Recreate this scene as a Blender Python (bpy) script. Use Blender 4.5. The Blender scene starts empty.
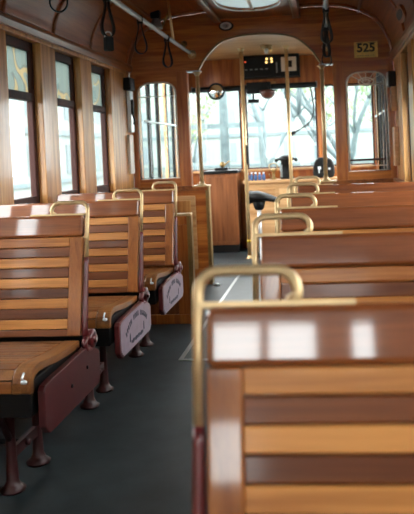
import bpy, bmesh, math, random
from mathutils import Vector, Matrix
random.seed(7)
PI = math.pi
SC = bpy.context.scene
COL = SC.collection

# ------------------------------------------------------------------ helpers
class MB:
    def __init__(s): s.v=[]; s.f=[]; s.m=[]; s.s=[]
    def add(s, vs, fs, m=0, smooth=False, M=None):
        b=len(s.v)
        for p in vs:
            p=Vector(p); s.v.append(M@p if M else p)
        for f in fs: s.f.append([b+i for i in f]); s.m.append(m); s.s.append(smooth)
        return s
    def box(s,x0,x1,y0,y1,z0,z1,m=0,M=None):
        x0,x1=sorted((x0,x1)); y0,y1=sorted((y0,y1)); z0,z1=sorted((z0,z1))
        vs=[(x0,y0,z0),(x1,y0,z0),(x1,y1,z0),(x0,y1,z0),(x0,y0,z1),(x1,y0,z1),(x1,y1,z1),(x0,y1,z1)]
        return s.add(vs,[(0,3,2,1),(4,5,6,7),(0,1,5,4),(1,2,6,5),(2,3,7,6),(3,0,4,7)],m,False,M)
    def prism(s,poly,axis,t0,t1,m=0,M=None,smooth=False):
        def P(a,b,t): return {'x':(t,a,b),'y':(a,t,b),'z':(a,b,t)}[axis]
        n=len(poly)
        vs=[P(a,b,t0) for a,b in poly]+[P(a,b,t1) for a,b in poly]
        s.add(vs,[list(range(n)),list(range(n,2*n))[::-1]],m,False,M)
        b=len(s.v)-2*n
        for i in range(n):
            j=(i+1)%n; s.f.append([b+i,b+j,b+n+j,b+n+i]); s.m.append(m); s.s.append(smooth)
        return s
    def tube(s,path,r,seg=8,closed=False,m=0,M=None):
        path=[Vector(p) for p in path]; n=len(path)
        rs=r if isinstance(r,(list,tuple)) else [r]*n
        rings=[]; up=None
        for i,p in enumerate(path):
            a=path[(i-1)%n] if (closed or i>0) else p
            c=path[(i+1)%n] if (closed or i<n-1) else p
            d=(c-a).normalized()
            if up is None:
                up=Vector((0,0,1)) if abs(d.z)<.9 else Vector((1,0,0))
            u=(up-d*up.dot(d))
            if u.length<1e-5: u=d.orthogonal()
            u.normalize(); w=d.cross(u); up=u
            rings.append([p+u*(rs[i]*math.cos(2*PI*k/seg))+w*(rs[i]*math.sin(2*PI*k/seg)) for k in range(seg)])
        vs=[v for R in rings for v in R]; fs=[]
        for i in range(n if closed else n-1):
            for k in range(seg):
                a=i*seg+k; b=i*seg+(k+1)%seg; j=((i+1)%n)*seg
                fs.append((a,b,j+(k+1)%seg,j+k))
        s.add(vs,fs,m,True,M)
        if not closed:
            b=len(s.v)-n*seg
            s.f.append([b+k for k in range(seg)][::-1]); s.m.append(m); s.s.append(False)
            s.f.append([b+(n-1)*seg+k for k in range(seg)]); s.m.append(m); s.s.append(False)
        return s
    def lathe(s,prof,c=(0,0,0),axis='z',seg=20,m=0,M=None):
        # prof: (r, h) along axis
        vs=[];n=len(prof)
        for r,h in prof:
            r=max(r,1e-4)
            for k in range(seg):
                a=2*PI*k/seg; x,y=r*math.cos(a),r*math.sin(a)
                p={'z':(x,y,h),'x':(h,x,y),'y':(x,h,y)}[axis]
                vs.append((p[0]+c[0],p[1]+c[1],p[2]+c[2]))
        fs=[(i*seg+k,i*seg+(k+1)%seg,(i+1)*seg+(k+1)%seg,(i+1)*seg+k) for i in range(n-1) for k in range(seg)]
        s.add(vs,fs,m,True,M)
        b=len(s.v)-n*seg
        s.f.append([b+k for k in range(seg)]); s.m.append(m); s.s.append(False)
        s.f.append([b+(n-1)*seg+k for k in range(seg)]); s.m.append(m); s.s.append(False)
        return s
    def build(s,name,mats,parent=None,bevel=0,bseg=2):
        me=bpy.data.meshes.new(name)
        me.from_pydata([tuple(v) for v in s.v],[],s.f)
        if not isinstance(mats,(list,tuple)): mats=[mats]
        for m in mats: me.materials.append(m)
        for i,p in enumerate(me.polygons): p.material_index=s.m[i]; p.use_smooth=s.s[i]
        bm=bmesh.new(); bm.from_mesh(me); bmesh.ops.recalc_face_normals(bm,faces=bm.faces); bm.to_mesh(me); bm.free()
        return link(name,me,parent,bevel,bseg)
def link(name,me,parent=None,bevel=0,bseg=2):
    o=bpy.data.objects.new(name,me); COL.objects.link(o)
    if parent: o.parent=parent
    if bevel:
        b=o.modifiers.new('Bevel','BEVEL'); b.width=bevel; b.segments=bseg; b.limit_method='ANGLE'; b.angle_limit=math.radians(40)
        b.harden_normals=False
    return o
def sheet(name,splines,axis,t0,t1,mat,parent=None,bevel=0):
    """flat plate with holes: first spline is the outline. axis = normal direction"""
    cu=bpy.data.curves.new('c','CURVE'); cu.dimensions='2D'; cu.fill_mode='BOTH'; cu.extrude=abs(t1-t0)/2
    for pts in splines:
        sp=cu.splines.new('POLY'); sp.points.add(len(pts)-1)
        for p,(a,b) in zip(sp.points,pts): p.co=(a,b,0,1)
        sp.use_cyclic_u=True
    o=bpy.data.objects.new('c',cu); COL.objects.link(o)
    bpy.context.view_layer.update()
    me=bpy.data.meshes.new_from_object(o.evaluated_get(bpy.context.evaluated_depsgraph_get()))
    bpy.data.objects.remove(o); bpy.data.curves.remove(cu)
    c=(t0+t1)/2
    for v in me.vertices:
        a,b,d=v.co
        v.co={'y':(a,c+d,b),'x':(c+d,a,b),'z':(a,b,c+d)}[axis]
    bm=bmesh.new(); bm.from_mesh(me); bmesh.ops.remove_doubles(bm,verts=bm.verts,dist=1e-5)
    bmesh.ops.recalc_face_normals(bm,faces=bm.faces); bm.to_mesh(me); bm.free()
    me.name=name; me.materials.clear(); me.materials.append(mat)
    for p in me.polygons: p.use_smooth=False
    return link(name,me,parent,bevel)
def text_mesh(txt,size,ext,align='CENTER',off=0):
    cu=bpy.data.curves.new('t','FONT'); cu.body=txt; cu.size=size; cu.extrude=ext; cu.offset=off; cu.align_x=align; cu.align_y='CENTER'
    o=bpy.data.objects.new('t',cu); COL.objects.link(o); bpy.context.view_layer.update()
    me=bpy.data.meshes.new_from_object(o.evaluated_get(bpy.context.evaluated_depsgraph_get()))
    bpy.data.objects.remove(o); bpy.data.curves.remove(cu)
    return me
def empty(name,loc=(0,0,0),rz=0):
    o=bpy.data.objects.new(name,None); COL.objects.link(o); o.location=loc; o.rotation_euler=(0,0,rz); o.empty_display_size=.1
    return o
def tag(o,label,cat,group=None):
    o['label']=label; o['category']=cat
    if group: o['group']=group
    return o
def struct(o): o['kind']='structure'; return o
def kids(o): return [c for c in bpy.data.objects if c.parent==o]
def copy_tree(o,parent=None):
    c=o.copy(); COL.objects.link(c); c.parent=parent
    for ch in kids(o): copy_tree(ch,c)
    return c
def arc(cx,cz,r,a0,a1,n=8):
    return [(cx+r*math.cos(a0+(a1-a0)*i/n),cz+r*math.sin(a0+(a1-a0)*i/n)) for i in range(n+1)]
def catmull(P,n=8):
    P=[Vector(p) for p in P]; out=[]
    for i in range(len(P)-1):
        a=P[max(i-1,0)];b=P[i];c=P[i+1];d=P[min(i+2,len(P)-1)]
        for k in range(n):
            t=k/n
            out.append(.5*((2*b)+(c-a)*t+(2*a-5*b+4*c-d)*t*t+(3*b-3*c+d-a)*t**3))
    out.append(P[-1]); return out

# ------------------------------------------------------------------ materials
def lin(h):
    c=[int(h[i:i+2],16)/255 for i in (0,2,4)]
    return [x/12.92 if x<=.04045 else ((x+.055)/1.055)**2.4 for x in c]+[1]
def newmat(name):
    m=bpy.data.materials.new(name); m.use_nodes=True
    nt=m.node_tree; nt.nodes.clear()
    return m,nt,nt.nodes,nt.links
def wood(name,dark,light,axis='X',rough=.28,coat=.5,crough=.1,scale=1.,var=.25,bump=.03,civ=1.5):
    m,nt,N,L=newmat(name)
    out=N.new('ShaderNodeOutputMaterial'); b=N.new('ShaderNodeBsdfPrincipled'); L.new(b.outputs[0],out.inputs[0])
    tc=N.new('ShaderNodeTexCoord'); g=N.new('ShaderNodeNewGeometry'); oi=N.new('ShaderNodeObjectInfo')
    ad=N.new('ShaderNodeMath'); ad.operation='ADD'; L.new(g.outputs['Random Per Island'],ad.inputs[0]); L.new(oi.outputs['Random'],ad.inputs[1])
    mu=N.new('ShaderNodeMath'); mu.operation='MULTIPLY'; mu.inputs[1].default_value=37; L.new(ad.outputs[0],mu.inputs[0])
    va=N.new('ShaderNodeVectorMath'); va.operation='ADD'; L.new(tc.outputs['Object'],va.inputs[0]); L.new(mu.outputs[0],va.inputs[1])
    def noise(al,ac,det,dist=0):
        mp=N.new('ShaderNodeMapping'); s=[ac*scale]*3; s['XYZ'.index(axis)]=al*scale; mp.inputs['Scale'].default_value=s
        L.new(va.outputs[0],mp.inputs[0]); n=N.new('ShaderNodeTexNoise'); n.inputs['Scale'].default_value=1; n.inputs['Detail'].default_value=det
        n.inputs['Distortion'].default_value=dist; L.new(mp.outputs[0],n.inputs['Vector']); return n
    n1=noise(1.6,26,3,.6); n2=noise(9,230,2); n3=noise(.7,2.2,2)
    def mix(a,bb,f):
        x=N.new('ShaderNodeMath'); x.operation='MULTIPLY_ADD'; x.inputs[1].default_value=f; L.new(bb,x.inputs[0]); L.new(a,x.inputs[2]); return x.outputs[0]
    s1=N.new('ShaderNodeMath'); s1.operation='MULTIPLY'; s1.inputs[1].default_value=.62; L.new(n1.outputs['Fac'],s1.inputs[0])
    t=mix(s1.outputs[0],n2.outputs['Fac'],.22); t=mix(t,n3.outputs['Fac'],.25)
    t=mix(t,g.outputs['Random Per Island'],var*.6)
    r=N.new('ShaderNodeValToRGB'); e=r.color_ramp.elements; e[0].position=.42; e[0].color=lin(dark); e[1].position=.74; e[1].color=lin(light)
    L.new(t,r.inputs[0]); L.new(r.outputs[0],b.inputs['Base Color'])
    b.inputs['Roughness'].default_value=rough; b.inputs['Coat Weight'].default_value=coat; b.inputs['Coat Roughness'].default_value=crough; b.inputs['Coat IOR'].default_value=civ; b.inputs['Specular IOR Level'].default_value=.3
    bp=N.new('ShaderNodeBump'); bp.inputs['Strength'].default_value=bump; bp.inputs['Distance'].default_value=.004; L.new(n1.outputs['Fac'],bp.inputs['Height']); L.new(bp.outputs[0],b.inputs['Normal']); L.new(bp.outputs[0],b.inputs['Coat Normal'])
    return m
def plain(name,col,rough=.5,metal=0,coat=0,noise=0,nscale=20,bump=0,spec=.5):
    m,nt,N,L=newmat(name)
    out=N.new('ShaderNodeOutputMaterial'); b=N.new('ShaderNodeBsdfPrincipled'); L.new(b.outputs[0],out.inputs[0])
    c=lin(col); b.inputs['Base Color'].default_value=c; b.inputs['Roughness'].default_value=rough; b.inputs['Metallic'].default_value=metal
    b.inputs['Coat Weight'].default_value=coat; b.inputs['Coat Roughness'].default_value=.12; b.inputs['Specular IOR Level'].default_value=spec
    tc=N.new('ShaderNodeTexCoord'); n=N.new('ShaderNodeTexNoise'); n.inputs['Scale'].default_value=nscale; n.inputs['Detail'].default_value=5
    L.new(tc.outputs['Object'],n.inputs['Vector'])
    if noise:
        r=N.new('ShaderNodeValToRGB'); e=r.color_ramp.elements; e[0].position=.3; e[1].position=.7
        e[0].color=[x*(1-noise) for x in c[:3]]+[1]; e[1].color=[min(1,x*(1+noise)) for x in c[:3]]+[1]
        L.new(n.outputs['Fac'],r.inputs[0]); L.new(r.outputs[0],b.inputs['Base Color'])
    if bump:
        bp=N.new('ShaderNodeBump'); bp.inputs['Strength'].default_value=bump; bp.inputs['Distance'].default_value=.005; L.new(n.outputs['Fac'],bp.inputs['Height']); L.new(bp.outputs[0],b.inputs['Normal'])
    return m
def glass(name,tint=(1,1,1),refl=.05):
    m,nt,N,L=newmat(name)
    out=N.new('ShaderNodeOutputMaterial'); t=N.new('ShaderNodeBsdfTransparent'); t.inputs[0].default_value=(*tint,1)
    g=N.new('ShaderNodeBsdfGlossy'); g.inputs['Roughness'].default_value=.02
    f=N.new('ShaderNodeFresnel'); f.inputs[0].default_value=1.45
    ge=N.new('ShaderNodeNewGeometry'); iv=N.new('ShaderNodeMath'); iv.operation='SUBTRACT'; iv.inputs[0].default_value=1; L.new(ge.outputs['Backfacing'],iv.inputs[1])
    fm=N.new('ShaderNodeMath'); fm.operation='MULTIPLY'; L.new(f.outputs[0],fm.inputs[0]); L.new(iv.outputs[0],fm.inputs[1])   # only the outer face of each pane mirrors
    mx=N.new('ShaderNodeMixShader'); L.new(fm.outputs[0],mx.inputs[0]); L.new(t.outputs[0],mx.inputs[1]); L.new(g.outputs[0],mx.inputs[2]); L.new(mx.outputs[0],out.inputs[0])
    return m
def translucent(name,col):
    m,nt,N,L=newmat(name)
    out=N.new('ShaderNodeOutputMaterial'); t=N.new('ShaderNodeBsdfTranslucent'); t.inputs[0].default_value=(*col,1)
    d=N.new('ShaderNodeBsdfDiffuse'); d.inputs[0].default_value=(.8,.83,.82,1)
    mx=N.new('ShaderNodeMixShader'); mx.inputs[0].default_value=.4; L.new(t.outputs[0],mx.inputs[1]); L.new(d.outputs[0],mx.inputs[2]); L.new(mx.outputs[0],out.inputs[0]); return m
def emit(name,col,st):
    m,nt,N,L=newmat(name)
    out=N.new('ShaderNodeOutputMaterial'); e=N.new('ShaderNodeEmission'); e.inputs[0].default_value=lin(col); e.inputs[1].default_value=st; L.new(e.outputs[0],out.inputs[0]); return m

W=dict(
 pillar=wood('varnished_oak_vertical','905626','dca462','Z',.35,.3,var=.15),
 bulk=wood('varnished_mahogany_panel','8c461a','d2843e','X',.3,.4,.14,var=0),
 bulkV=wood('varnished_mahogany_stile','88441a','c87c3a','Z',.35,.35,.14,var=0),
 cove=wood('varnished_mahogany_cove','70360f','a65c28','Y',.4,.2,.2,var=0),
 trimY=wood('varnished_trim_long','6c3614','a4622f','Y',.32,.35,.14,var=0),
 sash=wood('dark_red_sash','200904','3a140a','Z',.65,0),
 oak=wood('oak_slat','884618','d6924e','X',.42,.16,.12,civ=1.5),
 walnut=wood('walnut_slat','48200a','7e441e','X',.42,.4,.12,civ=1.5),
 board=wood('cherry_board','622e13','98562b','X',.35,.75,.06,civ=1.85),
 stile=wood('cherry_stile','703816','aa6832','Z',.35,.5,.07,civ=1.75),
 seatend=wood('oak_seat_end','5c3216','9a6434','Y',.34,.4,.1,civ=1.6),
 seatoak=wood('oak_seat_slat','522a12','8e562c','X',.32,.4,.1,civ=1.6),  # darker copy of the slat oak; the seat's shade is in its colour
 desk=wood('tan_desk','a07044','d2a676','X',.35,.25),
 cab=wood('red_cabinet','5c3018','8e5834','Z',.35,.3),
)
brass=plain('polished_brass','c4a578',.34,.5,0,.10,30)
brass_dull=plain('worn_brass','8e744a',.38,.7,0,.15,30)
red=plain('oxblood_enamel','5e1a1c',.35,0,.5,.15,25)
red_dark=plain('oxblood_plate','470f12',.5,0,.1,.15,25)
red_leg=plain('oxblood_casting','3c1012',.45,0,.1,.2,25)
pale=plain('pale_mauve_face','9a8592',.5,0,.2,.08,30)  # pale mauve tone for the face of the lettered end plates
ink=plain('navy_ink','22233a',.6)
black=plain('black_iron','0b0b0c',.5,0,0,.2,30,0,.25)
leather=plain('black_leather','110e0c',.55,0,0,.3,80,.2,.3)
chrome=plain('chrome','e2e4e4',.25,.45)
rubber=plain('dark_grey_floor','222b2e',.5,0,0,.4,9,.2)
steel=plain('brushed_steel_strip','c6cccc',.3,.8)
white=plain('white_plastic','d9dcdc',.45)
greyp=plain('grey_plastic','7c8282',.45)
lightw=plain('pale_plate','d8cfc0',.45)
clear=glass('clear_glass',(.97,.99,.985))
def frosted(name):
    m,nt,N,L=newmat(name)
    out=N.new('ShaderNodeOutputMaterial'); tc=N.new('ShaderNodeTexCoord'); oi=N.new('ShaderNodeObjectInfo'); ge=N.new('ShaderNodeNewGeometry')
    mu=N.new('ShaderNodeMath'); mu.operation='MULTIPLY'; mu.inputs[1].default_value=9; L.new(oi.outputs['Random'],mu.inputs[0])
    va=N.new('ShaderNodeVectorMath'); va.operation='ADD'; L.new(tc.outputs['Object'],va.inputs[0]); L.new(mu.outputs[0],va.inputs[1])
    mp=N.new('ShaderNodeMapping'); mp.inputs['Scale'].default_value=(1,6.5,4.2); L.new(va.outputs[0],mp.inputs[0])
    n=N.new('ShaderNodeTexNoise'); n.inputs['Scale'].default_value=1; n.inputs['Detail'].default_value=0; n.inputs['Distortion'].default_value=1.3; L.new(mp.outputs[0],n.inputs['Vector'])
    r=N.new('ShaderNodeValToRGB'); r.color_ramp.interpolation='LINEAR'; e=r.color_ramp.elements
    g=(.055,.068,.06,1); d=(.038,.046,.041,1); y=(.115,.085,.042,1)
    e[0].position=.53; e[0].color=g; e[1].position=.545; e[1].color=d
    for p,c in ((.57,d),(.585,y),(.66,y),(.675,g)):
        q=e.new(p); q.color=c
    L.new(n.outputs['Fac'],r.inputs[0])
    t=N.new('ShaderNodeBsdfTranslucent'); L.new(r.outputs[0],t.inputs[0])
    tr=N.new('ShaderNodeBsdfTransparent'); tr.inputs[0].default_value=(.03,.035,.032,1)
    a=N.new('ShaderNodeAddShader'); L.new(t.outputs[0],a.inputs[0]); L.new(tr.outputs[0],a.inputs[1])
    gl=N.new('ShaderNodeBsdfGlossy'); gl.inputs['Roughness'].default_value=.05; t2=N.new('ShaderNodeBsdfTransparent')
    f=N.new('ShaderNodeFresnel'); f.inputs[0].default_value=1.3; m1=N.new('ShaderNodeMixShader'); L.new(f.outputs[0],m1.inputs[0]); L.new(t2.outputs[0],m1.inputs[1]); L.new(gl.outputs[0],m1.inputs[2])
    m2=N.new('ShaderNodeMixShader'); L.new(ge.outputs['Backfacing'],m2.inputs[0]); L.new(m1.outputs[0],m2.inputs[1]); L.new(a.outputs[0],m2.inputs[2]); L.new(m2.outputs[0],out.inputs[0])
    return m
film=frosted('frosted_film')
film_y=glass('amber_glass',(.62,.42,.18))
skyl=translucent('frosted_skylight',(.3,.33,.33))
bluep=plain('blue_bottle','274a78',.35)
domec=plain('red_brown_dome','5a2a1c',.35,.2,.4)
mirror=plain('mirror','d5dcdc',.03,1)
pavem=plain('asphalt','4c5454',.9,0,0,.15,1.5)

# ------------------------------------------------------------------ dimensions
HX=1.06; YB=5.70; YR=-2.0; YF=7.75
ZS=.80; ZH=1.715; ZM=1.41           # sill, head and meeting rail of the side windows
PER=.65
OPEN=[(3.45+PER*k+(.18 if k<-1 else 0),3.88+PER*k+(.18 if k<-1 else 0)) for k in range(-4,3)]  # openings farther back left out of this unseen wall to cut fill light
OPEN_R=[(3.45+PER*k,3.88+PER*k) for k in range(-8,3)]  # rear openings, out of view, added to light the nearest bench
prof=[(-1.06,1.775),(-1.045,1.79),(-1.03,1.86),(-.985,1.963),(-.92,2.05),(-.82,2.115),(-.68,2.16),(-.5,2.18),(-.335,2.18)]
prof=[tuple(p) for p in catmull([Vector((x,z,0)) for x,z in prof],5)]; prof=[(p[0],p[1]) for p in prof]

# ------------------------------------------------------------------ shell
o=MB().box(-1.2,1.2,YR-.1,YF+.1,-.05,0).build('floor',rubber); struct(o)
def side_wall(sg,name):
    b=MB(); xi,xo=sg*HX,sg*(HX+.078)
    edges=[YR]+[e for op in (OPEN if sg<0 else OPEN_R) for e in op]+[YB]
    for i in range(0,len(edges)-1,2): b.box(xi,xo,edges[i],edges[i+1],ZS,ZH)
    b.box(xi,xo,YR,YB,0,ZS); b.box(xi,xo,YR,YB,ZH,1.80)
    struct(b.build(name,W['pillar'],None,.004))
    # header moulding, stool ledge
    t=MB(); t.prism([(sg*HX,1.735),(sg*(HX-.018),1.735),(sg*(HX-.03),1.765),(sg*(HX-.03),1.785),(sg*(HX-.012),1.80),(sg*HX,1.80)],'y',YR,YB)
    return t
trim_no=[0]
def T(b,mat,bevel=.003,parent=None):
    trim_no[0]+=1
    o=b.build('trim_%d'%trim_no[0],mat,parent,bevel); struct(o); return o
for sg,nm in ((-1,'wall_left'),(1,'wall_right')):
    T(side_wall(sg,nm),W['trimY'])
    l=MB(); l.box(sg*(HX-.035),sg*HX,YR,YB,.775,.80); T(l,W['trimY'])
    bb=MB().box(sg*HX,sg*(HX-.02),YR,4.35,0,.14).build('baseboard_left' if sg<0 else 'baseboard_right',W['trimY'],None,.004); struct(bb)
# side windows
wn=[0]
def side_window(sg,y0,y1,film_on=True):
    wn[0]+=1
    r=struct(empty('window_%d'%wn[0],(sg*1.122,(y0+y1)/2,ZS)))
    h=(y1-y0)/2; H=ZH-ZS; m=ZM-ZS
    s=MB(); w=.04
    s.box(-.018,.018,-h,-h+w,0,H); s.box(-.018,.018,h-w,h,0,H); s.box(-.018,.018,-h+w,h-w,0,.06); s.box(-.018,.018,-h+w,h-w,H-.05,H)
    s.build('sash',W['sash'],r,.004)
    MB().box(-.022,.022,-h+w,h-w,m-.022,m+.022).build('meeting_rail',W['sash'],r,.004)
    MB().box(-.003,.003,-h+w,h-w,.06,m-.022).build('lower_pane',clear,r)
    up=MB().box(-.003,.003,-h+w,h-w,m+.022,H-.05).build('upper_pane',film if film_on else clear,r)
for i,(a,b_) in enumerate(OPEN): side_window(-1,a,b_)
for i,(a,b_) in enumerate(OPEN_R): side_window(1,a,b_)

# ceiling: coved vault left and right of a flat centre bay with a frosted skylight
def vault():
    b=MB()
    for sg in (-1,1):
        n=len(prof)
        lo=[(sg*x,z) for x,z in prof]; hi=[(sg*x*1.0,z+.05) for x,z in prof]
        vs=[(x,YR,z) for x,z in lo]+[(x,YB,z) for x,z in lo]+[(x,YR,z) for x,z in hi]+[(x,YB,z) for x,z in hi]
        b.add(vs,[(i,i+1,n+i+1,n+i) for i in range(n-1)],0,True)
        b.add(vs,[(2*n+i,2*n+i+1,3*n+i+1,3*n+i) for i in range(n-1)],0,False)
    return b
SKY=[(-.24,.9),(-.24,5.05)]+[(-.24+.24*(1-math.cos(a))*1.0,5.05+.30*math.sin(a)) for a in [PI/2*k/8 for k in range(1,9)]]
SKY=SKY+[(-x,y) for x,y in SKY[::-1]][1:]
def inset(P,d):  # shrink the skylight outline towards its middle line
    return [(x*(1-d/.24),y-(d if y>4 else -d)) for x,y in P]
struct(vault().build('ceiling',W['cove']))
o=sheet('ceiling_bay',[[(-.335,YR),(.335,YR),(.335,YB),(-.335,YB)],SKY],'z',2.125,2.145,W['cove']); o.name='ceiling.001'; struct(o)
for sg in (-1,1):
    t=MB(); t.box(sg*.295,sg*.345,YR,YB,2.095,2.19); T(t,W['trimY'],.008)
    t=MB(); t.tube([(sg*.292,YR,2.1),(sg*.292,YB,2.1)],.006,6); T(t,brass_dull,0)
sk=struct(empty('window_%d'%90,(0,0,0)));
sheet('skylight_frame',[inset(SKY,-.03),inset(SKY,.012)],'z',2.108,2.135,W['trimY'],sk,.004)
sheet('pane',[inset(SKY,0.0)],'z',2.130,2.136,skyl,sk)
b=MB(); b.box(-.012,.012,.9,5.33,2.118,2.13); b.build('glazing_bar',lightw,sk,.002)
b=MB(); P=[(x,y,2.108) for x,y in inset(SKY,.012)]; b.tube(P,.005,6,True); b.build('metal_edging',chrome,sk)
# cove ribs
for sg in (-1,1):
    for y in [YR+.3]+[4.04+PER*k for k in range(-8,2)]+[5.56]:
        b=MB(); b.tube([(sg*(x+.004),y,z-.002) for x,z in prof],.011,6); T(b,W['cove'],0)
# cove / vault joint: long bead
    b=MB(); b.tube([(sg*.80,YR,2.12),(sg*.80,YB,2.12)],.012,6); T(b,W['trimY'],0)

# ------------------------------------------------------------------ bulkhead between saloon and vestibule
def archtop():
    half=[(-.495,1.725),(-.470,1.765),(-.44,1.815),(-.40,1.862),(-.34,1.918),(-.27,1.957),(-.15,1.983),(0,1.991)]
    pts=[tuple(p)[:2] for p in catmull([Vector((x,z,0)) for x,z in half],4)]
    return pts
AT=archtop()
left=[(-1.06,0),(-.45,0),(-.45,.787),(-.585,.787),(-.585,1.725)]+AT
right=[(-x,z) for x,z in left[::-1]][1:]
roof=[(1.06,1.78)]+[(-x,z) for x,z in prof[3:]]; roof=roof+[(.3,2.2)]
roof=roof+[(-x,z) for x,z in roof[::-1]]
def arched(x0,x1,z0,zs,zt,n=12):
    c=(x0+x1)/2; w=(x1-x0)/2
    P=[(x0,z0),(x1,z0)]
    # three-centred top: rounded shoulders, flat crown
    for k in range(n+1):
        a=PI*k/n; ca=math.cos(a); sa=math.sin(a)
        P.append((c+w*math.copysign(abs(ca)**.62,ca), zs+(zt-zs)*sa**.9))
    return P
WL=(-1.005,-.680,.865,1.555,1.652)
HL=arched(*WL); HR=[(-x,z) for x,z in HL]
def bulkhead(name,y0,y1):
    struct(sheet(name,[left+right+roof,HL,HR],'y',y0,y1,W['bulk'],None,.004))
bulkhead('wall_front',YB,YB+.06)
# vertical stiles laid over the bulkhead beside the openings
for sg in (-1,1):
    b=MB(); b.box(sg*.672,sg*.588,YB-.008,YB,.787,1.725); b.box(sg*1.058,sg*1.012,YB-.008,YB,.787,1.72); T(b,W['bulkV'],.003)
    b=MB(); b.box(sg*1.058,sg*.46,YB-.014,YB,.76,.80); T(b,W['trimY'],.004)
    b=MB(); b.box(sg*1.05,sg*.56,YB-.010,YB,.12,.72)
    T(b,W['desk'],.008)
    b=MB(); b.box(sg*1.02,sg*.60,YB-.016,YB-.010,.40,.68); b.box(sg*1.02,sg*.60,YB-.016,YB-.010,.15,.36); T(b,W['pillar'],.006)
    b=MB(); b.box(sg*.452,sg*.475,YB-.012,YB+.066,0,.787); b.box(sg*.446,sg*.452,YB-.012,YB+.066,0,.787); T(b,brass_dull,.002)
    b=MB(); b.box(sg*.44,sg*.58,YB-.016,YB+.07,.787,.80); T(b,brass,.003)
    b=MB(); b.box(sg*.59,sg*.475,YB-.012,YB+.066,1.717,1.727); T(b,steel,.002)
b=MB(); P=[(x,YB-.006,z) for x,z in AT]+[(-x,YB-.006,z) for x,z in AT[::-1][1:]]; b.tube(P,.008,8); T(b,brass_dull,0)
b=MB(); b.box(-.98,.98,YB-.012,YB,1.745,1.752);
# bulkhead windows
for sg,k in ((-1,91),(1,92)):
    r=struct(empty('window_%d'%k,(0,YB+.03,0)))
    Hh=[(sg*x*-1 if sg>0 else x,z) for x,z in HL]; Hh=HL if sg<0 else HR
    cx=sum(p[0] for p in Hh)/len(Hh)
    def shr(d,P=Hh): 
        c=(P[0][0]+P[1][0])/2; w=abs(P[0][0]-P[1][0])/2
        return [(c+(x-c)*(1-d/w), z+d if z<1 else z-d*.9) for x,z in P]
    sheet('pane',[shr(.002)],'y',-.002,.002,clear,r)
    b=MB(); b.tube([(x,-.03,z) for x,z in shr(.006)],.007,6,True); b.build('beaded_edging',lightw,r)
    c=(Hh[0][0]+Hh[1][0])/2; w=abs(Hh[0][0]-Hh[1][0])/2
    cm=MB(); R=.0035
    def ln(*pts,rr=R): cm.tube([(x,-.005,z) for x,z in pts],rr,5)
    if sg>0:
        ln((c-w,1.545),(c+w,1.552),rr=.006)
        for t in (-.75,-.38,0,.38,.75): ln((c+t*.2*w,1.57),(c+t*w,1.645-.03*t*t))
        cm.tube([(c+.06*math.cos(a),-.005,1.572+.030*math.sin(a)) for a in [2*PI*k/20 for k in range(20)]],.006,5,True)
        cm.tube([(c+.03*math.cos(a),-.005,1.572+.016*math.sin(a)) for a in [2*PI*k/16 for k in range(16)]],.005,5,True)
        ln((c+w*.72,.87),(c+w*.72,1.63)); ln((c+w*.88,.87),(c+w*.88,1.59),rr=.006)
        ln((c-w,.905),(c+w,.905)); ln((c-w*.9,.87),(c-w*.9,1.58),rr=.0025)
        cm.build('lead_came',lightw,r)
        MB().box(c-w,c+w,-.008,.004,.945,.962).build('red_glazing_bar',W['sash'],r,.002)
        b=MB(); b.box(c+w*.48,c+w*.56,-.004,.003,.87,1.54); b.build('amber_glass_strip',film_y,r)
    else:
        ln((c-w,1.535),(c+w,1.535),rr=.004); cm.build('lead_came',lightw,r)

# ------------------------------------------------------------------ vestibule
ZV=2.07
o=MB().box(-1.06,1.06,YB+.06,YF+.05,ZV,ZV+.04).build('ceiling.002',W['desk']); struct(o)
# side folding doors
def folding_door(sg,k):
    r=struct(empty('door_%d'%k,(sg*1.04,0,0)))
    f=MB(); f.box(-.02,.02,5.80,5.86,0,2.0); f.box(-.02,.02,7.18,7.24,0,2.0); f.box(-.03,.03,5.86,7.18,1.88,2.0)
    f.build('door_frame',W['pillar'],r,.004)
    for i in range(4):
        y0=5.86+.33*i; y1=y0+.33
        lf=MB(); lf.box(-.018,.018,y0,y0+.025,.02,1.88); lf.box(-.014,.014,y1-.025,y1,.02,1.88); lf.box(-.014,.014,y0+.025,y1-.025,.02,.5); lf.box(-.014,.014,y0+.025,y1-.025,1.83,1.88)
        o=lf.build('leaf',black if (i!=2 or sg>0) else W['desk'],r,.003)
        MB().box(-.003,.003,y0+.025,y1-.025,.5,1.83).build('pane',clear,o)
    b=MB(); b.tube([(-sg*.035,5.9,1.35),(-sg*.035,7.15,1.35)],.009,8); b.build('push_bar',steel,r)
folding_door(-1,1); folding_door(1,2)
for sg,k in ((-1,88),(1,89)):
    r=struct(empty('window_%d'%k,(sg*1.052,7.48,.86)))
    MB().box(-.002,.002,-.24,.24,0,.885).build('pane',clear,r)
    s_=MB(); s_.box(-.012,.012,-.24,-.222,0,.885); s_.box(-.012,.012,.222,.24,0,.885); s_.box(-.012,.012,-.222,.222,0,.018); s_.box(-.012,.012,-.222,.222,.867,.885); s_.build('window_frame',W['sash'],r,.002)
for sg,n in ((-1,'wall_left.001'),(1,'wall_right.001')):
    b=MB(); b.box(sg*1.03,sg*1.07,YB+.06,5.80,0,ZV); b.box(sg*1.035,sg*1.07,7.24,YF,0,.86); b.box(sg*1.035,sg*1.07,7.24,YF,1.745,ZV); b.box(sg*1.035,sg*1.07,YF-.03,YF,.86,1.745); b.box(sg*1.01,sg*1.07,5.8,7.24,2.0,ZV); struct(b.build(n,W['bulkV'],None,.003))
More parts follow.
